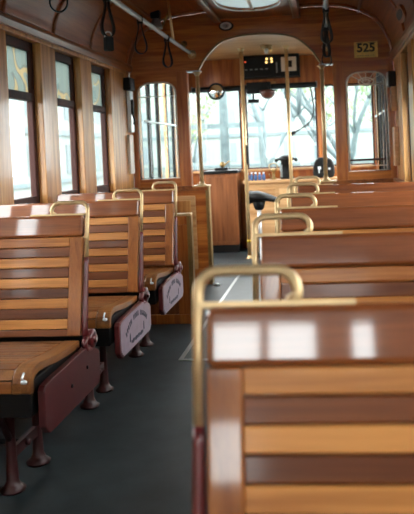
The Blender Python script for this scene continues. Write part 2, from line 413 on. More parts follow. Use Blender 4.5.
# front wall with three windscreens
WS=[(-1.03,-.405),(-.355,.425),(.47,1.03)]; Z0,Z1=.86,1.745
b=MB(); ed=[-1.06]+[e for w_ in WS for e in w_]+[1.06]
for i in range(0,len(ed),2): b.box(ed[i],ed[i+1],YF,YF+.07,Z0,Z1)
b.box(-1.06,1.06,YF,YF+.07,0,Z0); b.box(-1.06,1.06,YF,YF+.07,Z1,ZV); struct(b.build('wall_windscreen',W['bulkV'],None,.004))
for k,(a,c) in enumerate(WS):
    r=struct(empty('window_%d'%(93+k),((a+c)/2,YF+.035,Z0))); h=(c-a)/2; H=Z1-Z0
    s=MB(); w=.018
    s.box(-h,-h+w,-.02,.02,0,H); s.box(h-w,h,-.02,.02,0,H); s.box(-h+w,h-w,-.02,.02,0,w); s.box(-h+w,h-w,-.02,.02,H-w,H); s.build('window_frame',W['sash'],r,.003)
    MB().box(-h+w,h-w,-.002,.002,w,H-w).build('pane',clear,r)
b=MB(); b.box(-1.0,1.0,YF-.03,YF,.835,.862); T(b,W['desk'],.005)

# rear end wall behind the camera, with end windows and added transoms
RW=[(-1.0,-.62,.86,1.38),(-.155,.13,1.12,1.385),(.15,.425,1.12,1.385),(-.155,.13,.57,.88),(.595,.73,1.10,1.385),(-.80,-.08,1.48,1.76),(.0,.80,1.48,1.76)]  # last two openings are transoms added to light the bench backs
struct(sheet('wall_rear',[[(-1.06,0),(1.06,0),(1.06,1.78)]+roof[1:-1]+[(-1.06,1.78)]]+[[(a,z0),(c,z0),(c,z1),(a,z1)] for a,c,z0,z1 in RW],'y',YR-.06,YR,W['bulkV'],None,.004))
for k,(a,c,z0,z1) in enumerate(RW):
    r=struct(empty('window_%d'%(96+k),((a+c)/2,YR-.03,z0))); h=(c-a)/2
    MB().box(-h,h,-.002,.002,0,z1-z0).build('pane',clear,r)
    s_=MB(); w=.014; H=z1-z0; s_.box(-h,-h+w,-.015,.015,0,H); s_.box(h-w,h,-.015,.015,0,H); s_.box(-h+w,h-w,-.015,.015,0,w); s_.box(-h+w,h-w,-.015,.015,H-w,H); s_.build('window_frame',W['sash'],r,.002)

# ------------------------------------------------------------------ benches
TILT=math.radians(12)
MBK=Matrix.Translation((0,0,.86))@Matrix.Rotation(-TILT,4,'X')     # back plane: local z down from the top edge
def make_bench(a,lettered):
    r=empty('slatted_bench')
    X=lambda t:a*t
    # --- backrest frame: crest board, stiles, bottom rail
    f=MB(); f.box(X(-.335),X(.345),-.004,.028,-.077,0,0,MBK)
    f.build('crest_board',W['board'],r,.010,3)
    f=MB()
    f.box(X(.298),X(.345),-.001,.026,-.42,-.077,0,MBK); f.build('back_stile',W['stile'],r,.004)
    f=MB(); f.box(X(-.335),X(-.29),-.001,.026,-.42,-.077,0,MBK); f.build('back_stile',W['stile'],r,.004)
    s=MB(); n=9; p=.0355
    for k in range(n):
        v0=-.077-p*k; s.box(X(-.29),X(.298),.001+.002*(k%2),.022,v0-p+.0012,v0-.0012,k%2,MBK)
    v0=-.077-p*n; s.box(X(-.29),X(.298),.001,.024,-.42,v0-.001,1,MBK)
    s.build('back_slats',[W['oak'],W['walnut']],r,.0025)
    # --- brass grab handle over the aisle corner
    z0=.002; hh=.046; t1=.357; t0=.225; rad=.028; y=.012
    P=[(t1,-.16),(t1,-.05),(t1,hh-rad)]
    P+=[(t1-rad+rad*math.cos(q),hh-rad+rad*math.sin(q)) for q in [PI/2*i/6 for i in range(1,7)]]
    P+=[(t0+rad,hh)]+[(t0+rad-rad*math.sin(q),hh-rad+rad*math.cos(q)) for q in [PI/2*i/6 for i in range(1,7)]]
    P+=[(t0,.012),(t0+.012,.004)]
    g=MB(); g.tube([(X(t),y,v) for t,v in P],.0075,8,False,0,MBK)
    g.box(X(.15),X(.358),.004,.022,-.002,.006,0,MBK)
    g.build('grab_handle',brass,r)
    # --- red iron arm from the back edge down to the pivot
    q=MB()
    arm=[MBK@Vector((X(.357),.012,-.15)),MBK@Vector((X(.357),.012,-.30)),MBK@Vector((X(.357),.012,-.40)),Vector((X(.357),-.055,.44)),Vector((X(.358),-.02,.43))]
    q.tube(catmull(arm,5),[.008+.006*min(1,i/14) for i in range(21)],8)
    q.lathe([(.0,-.012),(.03,-.012),(.034,-.006),(.034,.010),(.02,.014),(.0,.014)],(X(.362),-.03,.425),'x',16)
    q.lathe([(.0,-.016),(.014,-.016),(.014,.02),(.0,.02)],(X(.362),-.03,.425),'x',12)
    q.tube(catmull([(X(.36),-.07,.44),(X(.362),-.095,.425),(X(.362),-.08,.40),(X(.362),-.04,.395)],5),.011,8)
    q.build('pivot_arm',red,r)
    # --- seat: slats across, curved over the front edge
    path=catmull([Vector((0,y_,z_)) for y_,z_ in [(-.095,.437),(-.2,.440),(-.3,.447),(-.39,.458),(-.445,.461),(-.48,.452),(-.502,.430),(-.508,.392)]],10)
    # arc-length resample
    d=[0]
    for i in range(1,len(path)): d.append(d[-1]+(path[i]-path[i-1]).length)
    def at(u):
        u=max(0,min(d[-1]-1e-6,u))
        for i in range(1,len(d)):
            if d[i]>=u: 
                k=(u-d[i-1])/(d[i]-d[i-1]); p=path[i-1].lerp(path[i],k); tg=(path[i]-path[i-1]).normalized(); return p,Vector((0,-tg.z,tg.y)) if True else None
    def strip(mb,u0,u1,ta,tb,m,th=.018,sub=4):
        top=[];bot=[]
        for i in range(sub+1):
            p,nn=at(u0+(u1-u0)*i/sub)
            if nn.z<0 or (abs(nn.z)<.2 and nn.y>0): nn=-nn
            top.append(p); bot.append(p-nn*th)
        prof_=[(q.y,q.z) for q in top]+[(q.y,q.z) for q in bot[::-1]]
        mb.prism(prof_,'x',X(ta),X(tb),m)
    sl=MB(); n=12; w=d[-1]/n
    for k in range(n): strip(sl,k*w+.0015,(k+1)*w-.0015,-.33,.288,1 if k%3==1 else 0)
    sl.build('seat_slats',[W['seatoak'],W['seatend']],r,.002)
    e=MB(); strip(e,0,d[-1],.289,.345,0,.024,30); e.build('seat_end_board',W['seatend'],r,.003)
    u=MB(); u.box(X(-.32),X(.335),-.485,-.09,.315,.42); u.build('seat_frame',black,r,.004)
    l=MB(); l.lathe([(0,-.010),(.005,-.008),(.007,0),(.005,.008),(0,.010)],(X(.328),-.510,.428),'x',12); l.tube([(X(.325),-.50,.42),(X(.325),-.515,.44),(X(.325),-.50,.452)],.0035,6); l.build('latch',chrome,r)
    # --- aisle end plate
    poly=[(-.468,.388),(-.455,.400),(-.40,.405),(-.06,.412),(.030,.372),(.037,.36),(.035,.272),(.012,.251),(-.435,.251),(-.468,.282)]
    b=MB(); b.prism(poly,'x',X(.347),X(.369)); pl=b.build('end_plate',red if lettered else red_dark,r,.004)
    if lettered:
        cy=sum(p[0] for p in poly)/len(poly); cz=sum(p[1] for p in poly)/len(poly)
        ip=[(cy+(y_-cy)*.955,cz+(z_-cz)*.92) for y_,z_ in poly]
        b=MB(); b.prism(ip,'x',X(.369),X(.3715)); b.build('mauve_face',pale,pl)
        k=MB()
        def mark(y_,z_,wy,wz,an):
            c,s_=math.cos(an),math.sin(an)
            q_=[(y_+dx*c-dz*s_,z_+dx*s_+dz*c) for dx,dz in ((-wy,-wz),(wy,-wz),(wy,wz),(-wy,wz))]
            k.prism(q_,'x',X(.3715),X(.3722))
        rnd=random.Random(3)
        for i in range(17):
            if i in (5,10): continue
            an=math.radians(128-76*i/16); y_=-.215+.25*math.cos(an)*1.05; z_=.155+.225*math.sin(an)
            mark(y_,z_,.0055,.011,an-PI/2)
            if rnd.random()<.7: mark(y_+.004,z_+.006*rnd.choice((-1,1)),.006,.0025,an-PI/2)
        mark(-.325,.302,.006,.014,0); mark(-.105,.302,.006,.014,0)
        mark(-.325,.318,.0035,.006,0); mark(-.105,.318,.0035,.006,0)
        for i in range(9): mark(-.30+.0215*i,.284,.007,.006+.003*(i%2),0)
        k.build('lettering',ink,pl)
    else:
        for yy,zz in ((-.25,.33),(-.10,.345)): b=MB(); b.lathe([(0,0),(.007,0),(.006,.004),(0,.005)],(X(.369),yy,zz),'x',10); b.build('bolt',black,pl)
    # --- pedestals
    for t in (.165,-.22):
        b=MB()
        for y_ in (-.27,-.065):
            b.lathe([(0,0),(.04,0),(.042,.008),(.028,.018),(.02,.035),(.017,.10),(.015,.2),(.018,.30),(.024,.34),(.03,.372)],(X(t),y_,0),'z',12)
        b.box(X(t-.008),X(t+.008),-.27,-.065,.10,.135); b.lathe([(0,0),(.012,0),(.012,.012),(0,.014)],(X(t+.008),-.17,.118),'x',10)
        b.tube([(X(t),-.27,.16),(X(t),-.42,.375)],.011,8); b.tube([(X(t),-.065,.3),(X(t),-.18,.375)],.010,8)
        b.build('pedestal',red_leg,r)
    b=MB(); b.tube([(X(-.22),-.17,.118),(X(.165),-.17,.118)],.009,8); b.build('tie_rod',black,r)
    return r
LX_,RX_=-.703,.690
LR=[2.457,3.207,3.957]; RR=[.9145+.75*k for k in range(5)]
plainb=make_bench(1,False); plainb.location=(LX_,LR[0],0)
tag(plainb,'slatted wooden bench with plain dark red end plate, in front at left','bench','slatted benches on the left of the aisle')
lab=['slatted wooden bench on left of aisle, middle of three, lavender lettered end plate','slatted wooden bench on left of aisle with lavender end plate, just before the wooden screen']
letb=make_bench(1,True)
for i in (0,1):
    o=letb if i==0 else copy_tree(letb)
    o.location=(LX_,LR[i+1],0); tag(o,lab[i],'bench','slatted benches on the left of the aisle')
labr=['large blurred bench back nearest the viewer with white glare on its crest board',
      'slatted bench right of the aisle, second from the viewer, just beyond the blurred one',
      'slatted bench right of the aisle, third from the viewer, mostly hidden crest board',
      'slatted bench right of the aisle, fourth from the viewer, only crest board showing',
      'farthest slatted bench right of the aisle, below the leaded bulkhead window']
rb=make_bench(-1,False)
for i,y in enumerate(RR):
    o=rb if i==0 else copy_tree(rb)
    o.location=(RX_,y,0); tag(o,labr[i],'bench','slatted benches on the right of the aisle')

# wooden end screen behind the last left bench
r=tag(empty('end_screen',(-.695,4.36,0)),'low wooden end screen with brass capped corner behind the last left bench','screen')
b=MB(); b.box(-.345,.345,0,.05,.0,.06); b.box(-.345,.345,0,.05,.62,.675); b.box(-.345,-.26,0,.05,.06,.62); b.box(.25,.345,0,.05,.06,.62); b.build('screen_frame',W['bulkV'],r,.004)
b=MB(); b.box(-.26,.25,.012,.035,.06,.62); b.box(-.22,.21,.006,.012,.11,.57); b.build('inset_panel',W['cab'],r,.005)
b=MB(); b.box(-.345,.352,-.006,.058,.675,.69); b.build('cap',brass,r,.003)
b=MB(); b.box(.345,.352,-.004,.054,0,.675); b.box(.325,.345,-.006,-.0,0,.675); b.build('corner_strip',brass_dull,r,.002)

# ------------------------------------------------------------------ floor fittings
r=tag(empty('floor_hatch',(0,3.58,0)),'floor hatch outlined by thin pale metal strips in the aisle','hatch')
b=MB(); b.box(-.29,-.268,0,2.9,0,.004); b.box(-.268,.27,0,.022,0,.004); b.box(.27,.292,0,2.9,0,.004); b.box(-.268,.27,2.878,2.9,0,.004); b.build('edge_strip',steel,r)
b=MB(); b.box(-.268,.27,.022,2.878,0,.002); b.build('hatch_panel',plain('hatch_rubber','343c3e',.4,0,0,.2,14,.1),r)
b=MB(); b.box(-.03,.03,-.006,.006,0,.012); b.lathe([(0,0),(.014,0),(.014,.02),(0,.022)],(0,0,0),'z',12); o=b.build('floor_latch',steel); o.location=(-.40,5.60,0); tag(o,'small metal latch on the floor beside the bulkhead opening','latch')

# ------------------------------------------------------------------ poles
def pole(x,y,z0,z1,r_=.016,foot=True):
    r=empty('grab_pole',(x,y,z0)); H=z1-z0
    b=MB(); b.tube([(0,0,0),(0,0,H)],r_,14); b.build('tube',brass,r)
    for zz,sg in ((0,1),(H,-1)):
        b=MB(); b.lathe([(0,0),(.038,0),(.036,.006*sg),(.022,.014*sg),(r_+.003,.03*sg),(0,.03*sg)],(0,0,zz),'z',16); b.build('flange',brass,r)
    return r
tag(pole(-.508,YB+.03,.80,1.717),'brass pole standing on the left bulkhead ledge beside the round mirror','pole')
tag(pole(.497,YB+.03,.80,1.717),'brass pole on the right bulkhead ledge beside the leaded window','pole')
pb=tag(pole(-.287,7.0,0,ZV,.019),'tall brass pole on the vestibule floor before the stool, with dark clip','pole')
b=MB(); b.box(.012,.032,-.025,-.005,.93,1.12); b.build('clip',black,pb,.004)
b=MB(); b.lathe([(.019,0),(.024,.004),(.024,.02),(.019,.024)],(0,0,.16),'z',14); b.build('collar',plain('yellow_tag','c9a531',.4),pb)
tag(pole(.155,7.0,0.0,ZV,.017),'tall brass pole in the vestibule beside the white framed notice','pole')

# ------------------------------------------------------------------ grab rails with leather straps
for sg in (-1,1):
    r=empty('grab_rail',(sg*.537,0,1.857))
    b=MB(); b.tube([(0,YR+.02,0),(0,YB-.02,0)],.014,12); b.build('tube',chrome,r)
    b=MB(); b.tube([(0,YB-.10,0),(0,YB,0)],.0165,12); b.lathe([(0,0),(.034,0),(.03,-.01),(.018,-.02),(0,-.02)],(0,YB,0),'y',16); b.build('flange',brass,r)
    for y in (-.5,1.5,3.15,5.0):
        b=MB(); b.tube([(0,y,0),(sg*.03,y,.32)],.009,8); b.build('hanger',brass,r)
    tag(r,'polished overhead grab rail along the %s'%('left side ending by the bulkhead arch' if sg<0 else 'right side ending above the brass bulkhead pole'),'rail')
def strap(rot,tagged=False):
    r=empty('hanging_strap')
    P=[(0,0,.016),(.012,0,.010),(.016,0,-.01),(.011,0,-.05),(.022,0,-.10),(.036,0,-.15),(.034,0,-.185),(.014,0,-.205),(-.014,0,-.205),(-.034,0,-.185),(-.036,0,-.15),(-.022,0,-.10),(-.011,0,-.05),(-.016,0,-.01),(-.012,0,.010)]
    P=[tuple(p) for p in catmull(P+[P[0]],3)[:-1]]
    b=MB(); M=Matrix.Rotation(rot,4,'Z')
    n=len(P); vs=[]
    for x,y,z in P:
        vs+=[(x,-.011,z),(x,.011,z),(x*.90-math.copysign(.002,x),.011,z+ (.003 if z<-.15 else 0)),(x*.90-math.copysign(.002,x),-.011,z+(.003 if z<-.15 else 0))]
    fs=[]
    for i in range(n):
        j=(i+1)%n
        for k in range(4): fs.append((4*i+k,4*i+(k+1)%4,4*j+(k+1)%4,4*j+k))
    b.add(vs,fs,0,True,M); b.build('loop',leather,r)
    b=MB(); b.box(-.015,.015,-.014,.014,-.032,-.02,0,M); b.build('keeper',black,r,.002)
    if tagged:
        b=MB(); b.box(-.022,.022,-.016,.016,-.275,-.205,0,M); b.build('weight',black,r,.006)
        b=MB(); b.tube([(.02*math.cos(q_),.0,-.20+.02*math.sin(q_)) for q_ in [2*PI*k/14 for k in range(14)]],.004,6,True,0,M); b.build('buckle',chrome,r)
    return r
s0=strap(.5)
G='leather straps on the overhead rails'
for i,(sg,y,lb) in enumerate([(-1,4.08,'black leather strap on the left rail, between the weighted strap and the last one'),(-1,4.78,'black leather strap on the left rail, last one before the bulkhead'),(-1,2.80,'black leather loop strap on the left rail, cut off by the top edge'),
     (1,4.08,'black leather strap on the right rail, uppermost in view'),(1,4.70,'black leather strap on the right rail, middle of the hanging three'),(1,5.22,'black leather strap on the right rail, lowest, just above the brass pole')]):
    o=s0 if i==0 else copy_tree(s0)
    o.location=(sg*.537,y,1.857); o.rotation_euler=(0,0,[0,.3,-.2,.1,.5,-.3][i]); tag(o,lb,'strap',G)
o=strap(.9,True); o.location=(-.537,3.45,1.857); tag(o,'black leather strap with silver buckle and black weight on left rail','strap',G)

# ------------------------------------------------------------------ fittings on the bulkhead
r=tag(empty('number_plate',(.850,YB,1.82)),'small brass plate with dark digits on the right of the bulkhead','plate')
b=MB(); b.box(-.092,.092,-.006,0,-.062,.062); b.build('plate',plain('bright_brass','d8b058',.3,.35,0,.2,40),r,.003)
me=text_mesh('525',.092,.0012,'CENTER',.0028); 
for v in me.vertices: v.co=Vector((v.co.x*1.05,-.0068-v.co.z,v.co.y+.012))
me.materials.clear(); me.materials.append(black); link('digits',me,r)
b=MB()
for i in range(7): b.box(-.07+.02*i,-.057+.02*i,-.0075,-.006,-.05,-.042)
b.box(-.075,-.02,-.0075,-.006,.05,.056); b.box(.015,.075,-.0075,-.006,.05,.056); b.build('small_marks',brass_dull,r)
r=tag(empty('speaker',(-.25,YB,2.068)),'small round black and white speaker above the bulkhead arch','speaker')
b=MB(); b.lathe([(0,0),(.060,0),(.060,-.012),(.052,-.018),(0,-.018)],(0,0,0),'y',24); b.build('housing',black,r)
b=MB(); b.lathe([(.046,-.018),(.046,-.023),(.022,-.023),(.022,-.018)],(0,0,0),'y',24); b.build('ring',white,r); r.scale=(1,1,.62)
b=MB(); b.lathe([(0,0),(.026,0),(.022,-.008),(.012,-.012),(.012,-.03),(.016,-.036),(0,-.04)],(-.60,YB,1.945),'y',16); o=b.build('wall_boss',brass_dull); tag(o,'small round brass knob on the bulkhead above the left rail end','knob')
# dark lamp with brass rod at the left cove
r=tag(empty('cove_lamp',(-.74,5.35,2.142)),'small dark lamp with brass stay under the left cove','lamp')
b=MB(); b.box(-.035,.035,-.03,.03,-.05,.01); b.build('base',black,r,.006)
b=MB(); b.lathe([(0,-.05),(.025,-.05),(.05,-.11),(.052,-.125),(0,-.12)],(.0,0,0),'z',16); b.build('lamp_shade',greyp,r)
b=MB(); b.tube([(.045,0,-.12),(.12,-.02,.025)],.007,8); b.build('stay',brass_dull,r)
# corner devices on the end pillars
r=tag(empty('corner_box',(-1.06,5.60,1.25)),'black topped grey box with hanging handle on the left corner pillar','box')
b=MB(); b.box(0,.06,-.10,.03,.33,.43); b.build('head',black,r,.008)
b=MB(); b.box(0,.035,-.02,.06,.0,.33); b.build('body',steel,r,.006)
b=MB(); b.box(.035,.055,-.03,.0,.14,.26); b.tube([(.045,-.015,.14),(.06,-.03,.10),(.05,-.015,.06)],.008,6); b.build('handle',black,r,.004)
b=MB(); b.box(0,.025,-.06,.05,-.33,-.02); b.build('lower_plate',lightw,r,.004)
r=tag(empty('corner_box',(1.06,5.60,1.33)),'black lens box on a scalloped wooden bracket at right corner pillar','box')
b=MB(); b.box(-.06,0,-.05,.06,.18,.30); b.build('head',black,r,.008)
b=MB(); b.box(-.066,-.058,-.04,.05,.19,.29); b.build('lens',steel,r,.003)
b=MB(); b.prism([(-.05,.18),(.06,.18),(.06,.03),(.04,.0),(.005,.02),(-.03,-.01),(-.05,.02)],'x',-.04,0); b.build('bracket',W['desk'],r,.004)
b=MB(); b.box(1.025,1.06,5.5,5.66,.90,1.20); o=b.build('wall_notice',W['desk'],None,.004); tag(o,'small pale wooden panel on right corner pillar below the lens box','panel')
# slot vent on the right cove
r=tag(empty('cove_vent',(1.012,4.60,1.885),0),'black oval slot vent in the right cove','vent'); r.rotation_euler=(0,math.radians(-22),0)
ov=lambda a_,b_:[(a_*math.copysign(abs(math.cos(q))**.8,math.cos(q)),b_*math.copysign(abs(math.sin(q))**.8,math.sin(q))) for q in [2*PI*k/24 for k in range(24)]]
b=MB(); b.prism(ov(.16,.05),'x',-.010,.03); b.build('rim',W['trimY'],r,.004)
b=MB(); b.prism(ov(.13,.026),'x',-.012,-.008); b.build('slot',black,r)

# ------------------------------------------------------------------ vestibule fittings
r=tag(empty('driver_cabinet',(-.605,7.57,0)),'dark red wooden cabinet with black top left of the stool','cabinet')
b=MB(); b.box(-.165,.165,-.12,.14,.08,.835); b.build('carcass',W['cab'],r,.004)
b=MB(); b.box(-.14,.14,-.128,-.12,.12,.80); b.build('door',W['cab'],r,.004)
b=MB(); b.box(-.16,.16,-.115,.14,0,.08); b.build('plinth',black,r,.003)
b=MB(); b.box(-.185,.18,-.14,.15,.835,.868); b.build('top',black,r,.005)
r=tag(empty('instrument',(-.61,7.53,.868)),'small black instrument on the dark cabinet','instrument')
b=MB(); b.box(-.07,.07,-.03,.05,0,.03); b.build('base',black,r,.004)
b=MB(); b.lathe([(0,0),(.03,0),(.03,.03),(0,.03)],(.01,0,.06),'y',14); b.tube([(.01,.01,.03),(.01,.01,.06)],.008,6); b.tube([(.04,.01,.06),(.09,.01,.10)],.006,6); b.build('dial',brass_dull,r)
r=tag(empty('driver_desk',(.32,7.55,0)),'light wooden driver desk with panelled front below the windscreen','desk')
b=MB(); b.box(-.68,.66,-.10,.17,0,.72); b.build('carcass',W['desk'],r,.004)
b=MB()
for x0,x1 in ((-.64,-.36),(-.32,.0),(.04,.32),(.36,.62)): b.box(x0,x1,-.108,-.10,.40,.66); b.box(x0,x1,-.108,-.10,.06,.36)
b.build('front_panel',W['desk'],r,.005)
b=MB(); b.box(-.70,.67,-.13,.17,.72,.75); b.build('top',W['desk'],r,.005)
bt=empty('bottle')
b=MB(); b.lathe([(0,0),(.017,0),(.018,.01),(.018,.05),(.008,.065),(.008,.075),(0,.075)],(0,0,0),'z',10); b.build('body',bluep,bt)
b=MB(); b.lathe([(0,.07),(.010,.07),(.010,.085),(0,.085)],(0,0,0),'z',10); b.build('cap',white,bt)
for i in range(5):
    o=bt if i==0 else copy_tree(bt)
    o.location=(-.325+.042*i,7.46,.75); tag(o,['small blue bottle at the left end of the row on the driver desk','small blue bottle second in the row, next to the left end one','small blue bottle in the middle of the row on the driver desk','small blue bottle fourth in the row, next to the right end one','small blue bottle at the right end of the row on the driver desk'][i],'bottle','blue bottles in a row on the driver desk')
r=tag(empty('controller',(.08,7.60,.75)),'black drum controller with side knobs on the driver desk','controller')
b=MB(); b.lathe([(0,0),(.075,0),(.075,.02),(.06,.03),(.06,.19),(.08,.20),(.08,.225),(.05,.25),(0,.255)],(0,0,0),'z',18); b.build('drum',black,r)
b=MB(); b.tube([(-.10,-.04,.205),(0,-.04,.235),(.10,-.04,.205)],.012,8); b.lathe([(0,-.02),(.02,-.01),(.02,.01),(0,.02)],(-.105,-.04,.20),'x',10); b.lathe([(0,-.02),(.02,-.01),(.02,.01),(0,.02)],(.105,-.04,.20),'x',10); b.build('handle',black,r)
b=MB(); b.tube([(-.055,-.065,.02),(-.055,-.065,.15)],.012,8); b.build('post',greyp,r); b=MB(); b.tube([(.05,-.07,.02),(.05,-.07,.15)],.012,8); b.build('post',greyp,r)
r=tag(empty('brake_valve',(-.06,7.56,.75)),'small brass valve with a ring handle beside the black controller','valve')
b=MB(); b.lathe([(0,0),(.03,0),(.03,.015),(.016,.025),(.016,.08),(.028,.09),(.028,.11),(0,.12)],(0,0,0),'z',14); b.tube([(-.03,0,.03),(-.045,-.02,.06)],.008,6); b.build('body',brass_dull,r)
b=MB(); b.tube([(.045*math.cos(q),0,.135+.035*math.sin(q)) for q in [2*PI*k/18 for k in range(18)]],.006,6,True); b.build('ring_handle',brass_dull,r)
# stool
r=tag(empty('driver_stool',(-.185,7.12,0)),'black saddle shaped stool seat on a chrome post behind the brass pole','stool')
def saddle():
    b=MB(); nx,ny=16,12; vs=[];fs=[]
    for i in range(nx+1):
        u=i/nx; x=-.13+.34*u
        hw=.15*math.sin(PI*min(1,max(0,.06+.9*u)))**.6*(1-.35*u)
        top=.66-.10*max(0,u-.35)**1.4*1.6; thick=.12*(1-.75*u)+.02
        for k in range(ny):
            a_=2*PI*k/ny; vs.append((x,hw*math.cos(a_),top-thick/2+thick/2*math.sin(a_)))
    for i in range(nx):
        for k in range(ny): fs.append((i*ny+k,i*ny+(k+1)%ny,(i+1)*ny+(k+1)%ny,(i+1)*ny+k))
    fs.append(tuple(range(ny))); fs.append(tuple(range(nx*ny,(nx+1)*ny)))
    return b.add(vs,fs,0,True)
saddle().build('seat',leather,r)
b=MB(); b.lathe([(0,.47),(.04,.47),(.055,.50),(.07,.57),(0,.58)],(0,0,0),'z',14); b.build('neck',black,r)
b=MB(); b.tube([(0,0,.02),(0,0,.50)],.02,12); b.build('post',chrome,r)
b=MB(); b.lathe([(0,0),(.10,0),(.10,.012),(.03,.03),(0,.03)],(0,0,0),'z',18); b.build('base',black,r)
# black bag with white print
r=tag(empty('bag',(.475,7.50,.75)),'black bag with white print on the desk behind the right brass pole','bag')
b=MB(); P=[(-.10,0),(.10,0),(.115,.05),(.11,.13),(.085,.19),(.04,.215),(-.04,.215),(-.085,.19),(-.11,.13),(-.115,.05)]; b.prism(P,'y',-.05,.05); b.build('body',leather,r,.02,3)
b=MB(); b.box(-.06,-.03,-.053,-.049,.09,.12); b.box(-.055,-.045,-.053,-.049,.05,.09); b.box(0,.03,-.053,-.049,.06,.11); b.box(.045,.07,-.053,-.049,.085,.105); b.build('print',white,r)
# overhead sign box
r=tag(empty('header_panel',(-.04,7.745,1.835)),'black instrument panel with gold lights on the windscreen header','panel')
b=MB(); b.box(-.32,.30,-.20,0,.0,.233); b.build('housing',black,r,.006)
for x,z in ((-.04,.19),(.01,.19),(-.045,.155),(.012,.16)):
    b=MB(); b.lathe([(0,0),(.013,0),(.011,-.008),(0,-.01)],(x,-.20,z),'y',10); b.build('indicator_light',emit('amber_indicator','ffcf7a',1.2),r)
b=MB(); b.lathe([(0,0),(.010,0),(0,-.008)],(-.27,-.20,.17),'y',10); b.build('red_indicator',emit('red_indicator','c84a2a',.8),r)
b=MB()
for i in range(5): b=MB(); b.box(-.28+.055*i,-.25+.055*i,-.204,-.20,.08,.092); b.build('switch',greyp,r)
b=MB(); b.box(.055,.07,-.212,-.20,.04,.15); b.build('lever',greyp,r)
b=MB(); b.box(.11,.27,-.212,-.20,.05,.20); b.build('white_frame',lightw,r,.003)
b=MB(); b.box(.155,.225,-.216,-.212,.09,.16); b.build('screen',black,r,.002)
r=tag(empty('name_tag',(-.055,7.745,1.79)),'small brown label plate on the header below the black panel','plate'); 
b=MB(); b.box(-.05,.05,-.012,0,-.022,.012); b.build('plate',W['pillar'],r,.002)
r=tag(empty('roller_blind',(-.12,7.70,1.745)),'dark roller blind bar across the top of the windscreens','blind')
b=MB(); b.tube([(-.80,0,0),(.55,0,0)],.030,12); b.build('roller',black,r)
for x in (-.80,-.2,.55): b=MB(); b.box(x-.01,x+.01,-.02,.05,-.03,.035); b.build('bracket',greyp,r,.002)
b=MB(); b.box(-.20,.06,-.06,-.02,-.07,.05); b.box(-.19,-.07,-.05,-.02,-.17,-.13); b.box(-.14,-.12,-.04,-.03,-.13,-.07); b.build('visor_box',black,r,.004)
r=tag(empty('round_mirror',(-.635,7.55,1.71)),'round convex mirror hanging at upper left of the windscreen','mirror')
b=MB(); b.lathe([(.086,.02),(.092,.012),(.092,-.004),(.084,-.008),(.06,.02)],(0,0,0),'y',28); b.build('rim',black,r)
b=MB(); b.lathe([(0,-.022),(.03,-.019),(.06,-.010),(.084,.002),(.084,.012),(0,.012)],(0,0,0),'y',28); b.build('mirror_glass',mirror,r)
b=MB(); b.tube([(0,.012,0),(0,.06,.02),(0,.115,.02)],.009,8); b.build('arm',black,r)
r=tag(empty('dome_gong',(-.09,7.60,1.70)),'red-brown dome hanging below the header beside the visor box','gong')
b=MB(); b.lathe([(0,-.095),(.035,-.088),(.065,-.065),(.082,-.03),(.086,0),(.0,.002)],(0,0,0),'z',20); b.build('dome',domec,r)
b=MB(); b.tube([(0,0,0),(0,0,.03),(0,.065,.04)],.010,8); b.build('hanger',black,r)
b=MB(); b.lathe([(0,0),(.032,0),(.034,.10),(.02,.115),(0,.115)],(0,0,0),'z',14); b.tube([(0,0,.11),(0,.045,.14)],.008,6); o=b.build('small_lamp',greyp); o.location=(.12,7.62,1.60); tag(o,'small pale grey cylinder lamp under the header beside the right-hand pole','lamp')
r=tag(empty('gooseneck_microphone',(.36,7.72,1.74)),'black gooseneck microphone curving down from the header','microphone')
b=MB(); b.tube(catmull([(0,0,0),(.02,-.04,-.12),(.03,-.08,-.28),(-.02,-.12,-.40),(-.12,-.14,-.47),(-.18,-.14,-.50)],6),.008,8); b.build('neck',black,r)
b=MB(); b.tube([(-.17,-.14,-.495),(-.20,-.14,-.51),(-.235,-.14,-.53)],[.016,.022,.02],10); b.build('head',black,r)
r=tag(empty('dome_lamp',(-.03,6.9,ZV)),'small brass ceiling lamp fitting in the vestibule','lamp')
b=MB(); b.lathe([(0,0),(.06,0),(.055,-.012),(.03,-.02),(0,-.02)],(0,0,0),'z',18); b.tube([(-.05,0,-.012),(.05,0,-.03)],.012,8); b.build('base',brass_dull,r)
b=MB(); b.lathe([(0,-.02),(.018,-.025),(.022,-.05),(.012,-.075),(0,-.08)],(0,0,0),'z',14); b.build('bulb',white,r)

# ------------------------------------------------------------------ outside
o=MB().box(-60,60,-40,80,-1.05,-.95).build('ground',pavem); struct(o)
def facade_mat(name,a,b2,zs):
    m,nt,N,L=newmat(name); out=N.new('ShaderNodeOutputMaterial'); b=N.new('ShaderNodeBsdfPrincipled'); L.new(b.outputs[0],out.inputs[0])
    tc=N.new('ShaderNodeTexCoord'); n=N.new('ShaderNodeTexNoise'); n.inputs['Scale'].default_value=zs; L.new(tc.outputs['Object'],n.inputs['Vector'])
    r=N.new('ShaderNodeValToRGB'); r.color_ramp.elements[0].color=lin(a); r.color_ramp.elements[1].color=lin(b2); r.color_ramp.elements[0].position=.35; r.color_ramp.elements[1].position=.65
    L.new(n.outputs['Fac'],r.inputs[0]); L.new(r.outputs[0],b.inputs['Base Color']); b.inputs['Roughness'].default_value=.9; return m
fac=facade_mat('pale_stucco','727b77','7e8682',.6); fac3=facade_mat('far_sky_haze','7a827d','888f89',.3); fac2=facade_mat('grey_stone','5c686a','687476',.8); wdk=plain('window_grey','667073',.4)  # the far facade colour carries the bright haze of the sky
